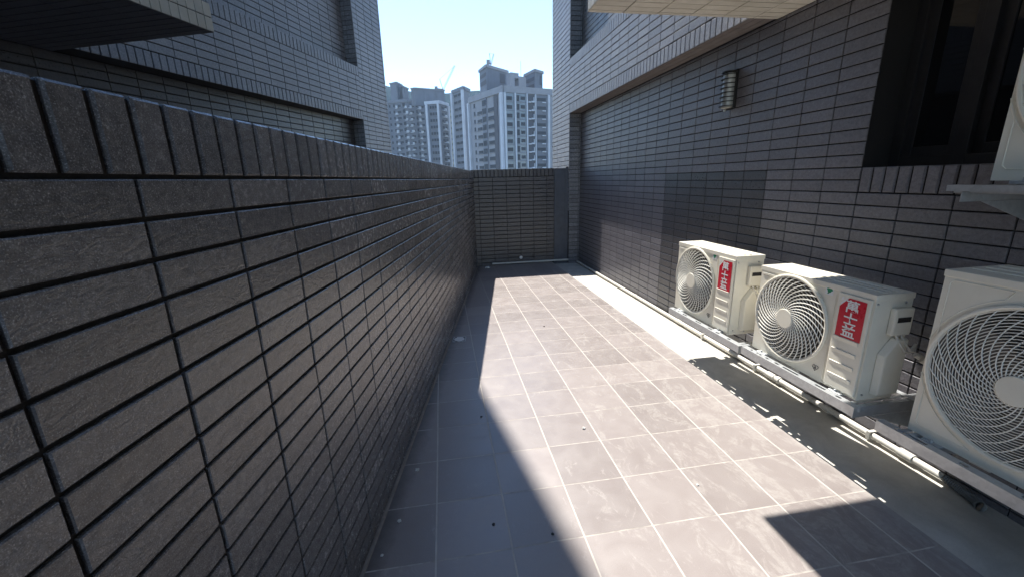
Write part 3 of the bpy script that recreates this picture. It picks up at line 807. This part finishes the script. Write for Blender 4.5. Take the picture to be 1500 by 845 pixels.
def win_col(root, fr, a, b, z0, z1, pitch, h, m='c_win', kind='window', sill=True, out=.12, lo=.8, count=[0]):
    zz = z1 - pitch
    while zz > z0:
        mb = MB(); mb.box(a, b, .02, out, zz + lo, zz + lo + h, 0, fr)
        if sill: mb.box(a - .15, b + .15, .02, out + .25, zz + lo - .22, zz + lo - .02, 1, fr)
        mb.build(kind, [M[m], M['c_grey']], root); zz -= pitch
def strip(root, name, fr, a, b, z0, z1, d, m):
    mb = MB(); mb.box(a, b, .0, d, z0, z1, 0, fr); return mb.build(name, M[m], root)
def elev(y, depth, x=740): return sight(x, y, depth).z

# -- main tower
dA, dC, dE = 186., 165., 174.
pA, pC, pE = sight(690, 200, dA), sight(738, 200, dC), sight(809, 200, dE)
zR = elev(126, dC)
tw = thing('apartment_tower', 'tallest pale apartment tower with white pilasters and two roof blocks, beside the right building', 'apartment tower', (pC.x, pC.y, ZB))
def sub(mb_obj): return under(mb_obj, tw)
class Root:      # parent whose children keep world coordinates
    pass
def build_in(root, fn):
    before = set(bpy.data.objects); fn(); 
    for o in set(bpy.data.objects) - before:
        if o.parent is root: o.matrix_parent_inverse = Matrix.Translation(root.location).inverted()
def main_tower():
    mb = MB(); prism(mb, [pA, pC, pE, pA + pE - pC], ZB, zR - 1.2); mb.build('body', M['c_beige'], tw)
    mb = MB(); prism(mb, [pA, pC, pE, pA + pE - pC], zR - 1.2, zR); 
    fl, L = face(pA, pC); f2, L2 = face(pC, pE)
    mb.box(-.2, L + .3, 0, .5, zR - 2.2, zR + .05, 0, fl); mb.box(.31, L2, 0, .5, zR - 2.2, zR + .05, 0, f2)
    mb.build('roof_parapet', M['c_beige'], tw)
    P = 3.0; px = lambda x: (x - 690) / 48 * L; qx = lambda x: (x - 738) / 71 * L2
    zt = zR - 2.4; zlo = 3.
    for a, b in ((688.5, 690.6), (736, 738.6)): strip(tw, 'pilaster', fl, px(a), px(b), ZB, zR - 2.25, .9, 'c_white')
    for a, b in ((738.7, 741), (753, 755), (769.8, 771.5), (782.3, 783.6), (801.3, 804)): strip(tw, 'pilaster', f2, qx(a), qx(b), ZB, zR - 2.25, .9, 'c_white')
    win_col(tw, fl, px(696.5), px(698.5), zlo, zt, P, 1.4, lo=.9)
    win_col(tw, fl, px(702), px(708.5), zlo, zt - P, P, 1.1, lo=.8)
    strip(tw, 'window_bay', fl, px(710), px(716.5), ZB, zt, .35, 'c_grey')
    win_col(tw, fl, px(710.6), px(715.9), zlo, zt, P, 2.0, out=.45, lo=.45, sill=False)
    win_col(tw, fl, px(718), px(726), zlo, zt - P, P, 1.3, lo=.8)
    strip(tw, 'balcony_stack', fl, px(726.5), px(731.5), ZB, zt, .25, 'c_dark')
    strip(tw, 'glazed_bay', f2, qx(741.6), qx(752.4), ZB, zt, .4, 'c_glaz')
    strip(tw, 'glazed_bay', f2, qx(755.6), qx(769.4), ZB, zt, .4, 'c_glaz')
    strip(tw, 'recess', f2, qx(772.1), qx(781.9), ZB, zt, .2, 'c_dark')
    strip(tw, 'wall_bay', f2, qx(784.1), qx(800.4), ZB, zt, .3, 'c_blue')
    zz = zt - P
    while zz > zlo:                               # floor lines, window groups, balcony frames
        for nm, m_, q in (('floor_band', 'c_grey', (741.6, 752.4, .4, .6, 0, .35)), ('floor_band', 'c_grey', (755.6, 769.4, .4, .6, 0, .35)),
                ('window', 'c_win', (742.5, 750, .4, .5, .6, 1.9)), ('window', 'c_win', (756.4, 760, .4, .5, .4, 2.5)), ('window', 'c_win', (762, 768, .4, .5, .9, 2.1)), ('window', 'c_win', (786, 798.5, .3, .4, .9, 2.)),
                ('balcony_rail', 'c_white', (772.6, 776.5, .2, .9, .1, .5)), ('balcony_frame', 'c_white', (777, 781.2, .2, 1., .2, .75)), ('balcony_frame', 'c_white', (780.4, 781.2, .2, .8, .78, 2.1)), ('balcony_rail', 'c_white', (792.5, 798, .45, .9, .25, .6))):
            mb = MB(); mb.box(qx(q[0]), qx(q[1]), q[2], q[3], zz + q[4], zz + q[5], 0, f2); mb.build(nm, M[m_], tw)
        zz -= P
    # roof blocks
    def block(xl, xc, xr, ytop, ybase, dl, dc, dr, m, name='roof_block'):
        a, c, e = sight(xl, 150, dl), sight(xc, 150, dc), sight(xr, 150, dr)
        zt_ = elev(ytop, dc); zb_ = zR - 1
        mb = MB(); prism(mb, [a, c, e, a + e - c], zb_, zt_); ob = mb.build(name, M[m], tw)
        g, l1 = face(a, c); g2, l2 = face(c, e); mb = MB()
        mb.box(-.3, l1 + .3, .01, .4, zt_ - .8, zt_ + .15, 0, g); mb.box(0, l2 + .3, .01, .4, zt_ - .8, zt_ + .15, 0, g2); mb.build('cornice', M['c_beige'], ob)
        for q in ((.6, l1 - .6, .01, .15, zt_ - 3.6, zt_ - 2.4, 0, g), (.6, l1 - .6, .01, .15, zt_ - 6.4, zt_ - 4.9, 0, g), (l2 * .62, l2 * .85, .01, .15, zt_ - 5, zt_ - 1.6, 0, g2)):
            mb = MB(); mb.box(*q); mb.build('opening', M['c_dark'], ob)
    block(704, 714, 744.5, 95, 120, 182, 174, 184, 'c_blue')
    block(769, 784, 795, 103.5, 126, 184, 176, 180, 'c_blue')
    # open frame between the blocks
    a, e = sight(749, 150, 172), sight(771, 150, 176); g, l = face(a, e); zt_ = elev(106.5, 172); mb = MB()
    mb.box(0, l * .26, -3, 0, zR - 1, zt_, 0, g); mb.box(l * .52, l, -3, 0, zR - 1, zt_ - 1, 0, g); mb.box(l * .26, l * .52, -3, 0, zt_ - 1.8, zt_, 0, g); mb.box(l * .26, l * .52, -3, 0, zR - 1, zR + .6, 0, g)
    mb.build('roof_frame', M['c_beige'], tw)
    p = sight(763, 110, 178); mb = MB(); mb.tube([(p.x, p.y, zR), (p.x, p.y, elev(91, 178))], .07, 5); mb.build('antenna', M['c_grey'], tw)
build_in(tw, main_tower)

# -- neighbours
def tower(label, xl, xc, xr, dl, dc, dr, ytop, mat, cols_l=(), cols_r=(), pil_l=(), pil_r=(), blocks=(), P=3.0, cap=True, rails_l=(), rails_r=()):
    a, c, e = sight(xl, 200, dl), sight(xc, 200, dc), sight(xr, 200, dr); zr = elev(ytop, dc, xc)
    t = thing('apartment_tower', label, 'apartment tower', (c.x, c.y, ZB))
    def go():
        mb = MB(); prism(mb, [a, c, e, a + e - c], ZB, zr); mb.build('body', M[mat], t)
        g, l = face(a, c); g2, l2 = face(c, e); f1 = lambda x: (x - xl) / (xc - xl) * l; f2 = lambda x: (x - xc) / (xr - xc) * l2
        if cap:
            mb = MB(); mb.box(-.2, l + .4, .01, .5, zr - 1.3, zr + .1, 0, g); mb.box(.4, l2, .01, .5, zr - 1.3, zr + .1, 0, g2); mb.build('roof_parapet', M['c_white' if cap == 2 else 'c_grey'], t)
        for x0, x1 in pil_l: strip(t, 'pilaster', g, f1(x0), f1(x1), ZB, zr - 1.4, .9, 'c_white')
        for x0, x1 in pil_r: strip(t, 'pilaster', g2, f2(x0), f2(x1), ZB, zr - 1.4, .9, 'c_white')
        for x0, x1, h in cols_l: win_col(t, g, f1(x0), f1(x1), 3, zr - 1.2, P, h)
        for x0, x1, h in cols_r: win_col(t, g2, f2(x0), f2(x1), 3, zr - 1.2, P, h)
        for x0, x1, g, f1 in [(*q_, g, f1) for q_ in rails_l] + [(*q_, g2, f2) for q_ in rails_r]:
            zz = zr - 1.2 - P
            while zz > 3:
                mb = MB(); mb.box(f1(x0), f1(x1), .01, 1.0, zz, zz + .3, 0, g)
                xa = f1(x0) + random.uniform(.0, .6) * (f1(x1) - f1(x0)); mb.build('balcony_rail', M['c_white'], t); mb = MB(); mb.box(xa, xa + random.uniform(.7, 1.5), .3, 1.1, zz + .31, zz + random.uniform(.8, 1.5), 0, g); mb.build('balcony_frame', M['c_white'], t); zz -= P
        for (bl_, bc_, br_, yt) in blocks:
            q = [sight(bl_, 150, dl + 4), sight(bc_, 150, dc + 5), sight(br_, 150, dr + 4)]; zt_ = elev(yt, dc + 5, bc_)
            mb = MB(); prism(mb, [q[0], q[1], q[2], q[0] + q[2] - q[1]], zr - 1, zt_); ob = mb.build('roof_block', M[mat], t)
            h, lh = face(q[0], q[1]); h2, lh2 = face(q[1], q[2]); mb = MB(); mb.box(-.2, lh + .3, .01, .35, zt_ - .6, zt_ + .1, 0, h); mb.box(.3, lh2 + .2, .01, .35, zt_ - .6, zt_ + .1, 0, h2); mb.build('cornice', M['c_grey'], ob)
            for ra, rb in ((.3, .36), (.7, .74)):
                mb = MB(); mb.box(lh2 * ra, lh2 * rb, .01, .2, zr, zt_ - .7, 0, h2); mb.build('rib', M['c_blue'], ob)
    build_in(t, go)
    return t
tower('grey apartment tower with a banded front, left neighbour of the tallest tower', 666, 682, 691, 214, 205, 212, 127, 'c_grey',
      cols_l=((668.5, 673, 1.1), (674, 680.5, 1.1)), pil_l=((665, 667.5), (680.6, 682.6)), cap=1)
tower('low ochre apartment block in the gap between two grey towers', 655, 667, 672, 262, 255, 260, 155, 'c_yel', cols_l=((656, 660, 1.2), (662, 666, 1.2)), cap=1)
tower('bluish apartment tower with a long roof block and a white portal frame', 626, 646, 659, 218, 216, 224, 148, 'c_blue',
      cols_l=((632.5, 635, 1.3), (636, 639, 1.3), (640, 643.5, 1.3)), cols_r=((649, 652, 1.2), (653.5, 656, 1.2)), pil_l=((627, 630), (643.8, 646)), pil_r=((657, 659),), rails_r=((650, 656),), blocks=((603.5, 609, 652, 129),), cap=2)
tower('hazy blue apartment tower with a twin roof block, partly behind the left building', 560, 600, 628, 236, 232, 240, 146, 'c_blue',
      cols_l=((574, 576, 1.2), (580, 582.5, 1.4), (586, 591, 1.1), (593.5, 597, 1.7)), cols_r=((604, 609, 1.1), (612, 614.5, 1.6), (619, 623.5, 1.1)), rails_l=((567, 571.5), (583.5, 587), (597, 600)), rails_r=((601.5, 605), (614, 618.5)),
      blocks=((573.5, 583, 591, 120.5), (590, 591, 599.5, 126)), cap=1)

# -- cranes
def crane(label, xb, yb, xt, yt, d, base):
    p0, p1 = sight(xb, yb, d), sight(xt, yt, d + 6)
    c = thing('tower_crane', label, 'crane', (p0.x, p0.y, ZB))
    def go():
        def lattice(name, a, b, w, n):
            mb = MB(); t = (b - a).normalized(); s = t.cross(V3((0, 1, 0))).normalized() * w; q = t.cross(s).normalized() * w
            ch = [s + q, s - q, -s - q, -s + q]
            for o_ in ch: mb.tube([a + o_, b + o_], w * .24, 4)
            for i in range(n):
                m0, m1 = a + (b - a) * (i / n), a + (b - a) * ((i + 1) / n)
                for j in range(4): mb.tube([m0 + ch[j], m1 + ch[(j + 1) % 4]], w * .16, 4)
            mb.build(name, M['c_white'], c)
        lattice('mast', V3((p0.x, p0.y, ZB)), p0, .6, 18); lattice('jib', p0 + V3((0, 0, .5)), p1, .42, 16)
        mb = MB(); bk = (p0 - p1); bk.z = 0; bk.normalize(); u = p0 + V3((0, 0, 1)); mb.tube([u, u + bk * 5], .5, 5); mb.box(-1, 1, -1, 1, -1.2, 1.2, 0, (u + bk * 5, V3((1, 0, 0)), V3((0, 1, 0)), Z)); mb.build('counterweight', M['c_grey'], c)
        mb = MB(); mb.tube([u, u + bk * 2 + V3((0, 0, 6))], .18, 4); mb.tube([u + bk * 2 + V3((0, 0, 6)), p1], .06, 4); mb.build('stay', M['c_grey'], c)
    build_in(c, go)
crane('thin pale tower crane with its jib raised above the long roof block', 649, 134, 666, 97, 300, 0)
crane('tip of a pale crane jib showing above the tallest tower', 719, 97, 723, 80, 300, 0)

# -- hill
vs, fs = [], []
k = NT('wooded_hill_hazed'); n = k.noise(k.pos(), .03, 6); hm = k.out(k.mix(k.ramp(n, .35, .65), (.012, .028, .034), (.028, .048, .054)), .95, spec=0.)  # darkened and blued: far haze and backlit slopes put into the colour
NX, NY = 40, 8
for j in range(NY):
    for i in range(NX):
        d = 460 + j * 30; t = i / (NX - 1); p = sight(380 + t * 640, 200, d)
        prof = math.sin(math.pi * min(1, j / 7.)) ; h = (133 + 9 * math.sin(t * 7.3 + .6) + 4 * math.sin(t * 21 + j)) * prof
        vs.append((p.x, p.y, ZB + h))
fs = [(j * NX + i, j * NX + i + 1, (j + 1) * NX + i + 1, (j + 1) * NX + i) for j in range(NY - 1) for i in range(NX - 1)]
o = mesh_obj('hills', vs, fs, hm, None, None, True); o['kind'] = 'structure'

# ------------------------------------------------------------------ air
HAZE = .00025
if HAZE:
    hz = bpy.data.materials.new('haze_air'); hz.use_nodes = True; t = hz.node_tree; t.nodes.clear()
    o_ = t.nodes.new('ShaderNodeOutputMaterial'); pv = t.nodes.new('ShaderNodeVolumePrincipled')
    pv.inputs['Density'].default_value = HAZE; pv.inputs['Color'].default_value = (.6, .8, 1, 1); pv.inputs['Anisotropy'].default_value = .2
    t.links.new(pv.outputs[0], o_.inputs['Volume'])
    mb = MB(); mb.box(-910, 910, -910, 910, -19, 135); o = mb.build('haze', hz); o['kind'] = 'stuff'

# ------------------------------------------------------------------ light
SUN_D = V3((-.118, .64, 1)).normalized()
el = math.asin(SUN_D.z); az = math.atan2(SUN_D.x, SUN_D.y)
w = bpy.data.worlds.new('World'); SC.world = w; w.use_nodes = True
nt = w.node_tree; bg = nt.nodes['Background']; sk = nt.nodes.new('ShaderNodeTexSky'); sk.sky_type = 'NISHITA'; sk.sun_disc = False
sk.sun_elevation = el; sk.sun_rotation = az; sk.air_density = 1.0; sk.dust_density = 0; sk.ozone_density = 3; sk.altitude = 50
nt.links.new(sk.outputs[0], bg.inputs[0]); bg.inputs[1].default_value = .108
sl = bpy.data.lights.new('sun', 'SUN'); sl.energy = 3.3; sl.angle = R(.53); sl.color = (1, .955, .89)
so = link(bpy.data.objects.new('sun', sl)); so.rotation_euler = (-SUN_D).to_track_quat('-Z', 'Y').to_euler(); so.location = (0, 0, 60)

# ------------------------------------------------------------------ camera
cd = bpy.data.cameras.new('camera'); co = link(bpy.data.objects.new('camera', cd))
cd.sensor_width = 36; cd.lens = F_PX / 1500 * 36; cd.clip_start = .02; cd.clip_end = 8000
rr, uu, ww = G @ _r, G @ _u, G @ _w
co.matrix_world = Matrix(((rr.x, uu.x, -ww.x, 0), (rr.y, uu.y, -ww.y, 0), (rr.z, uu.z, -ww.z, CAM_H), (0, 0, 0, 1)))
SC.camera = co
vs_ = SC.view_settings; vs_.view_transform = 'Standard'; vs_.look = 'None'; vs_.gamma = 1; vs_.exposure = 1.6; vs_.use_curve_mapping = False
SC.cycles.max_bounces = 8; SC.cycles.diffuse_bounces = 4; SC.cycles.volume_bounces = 1
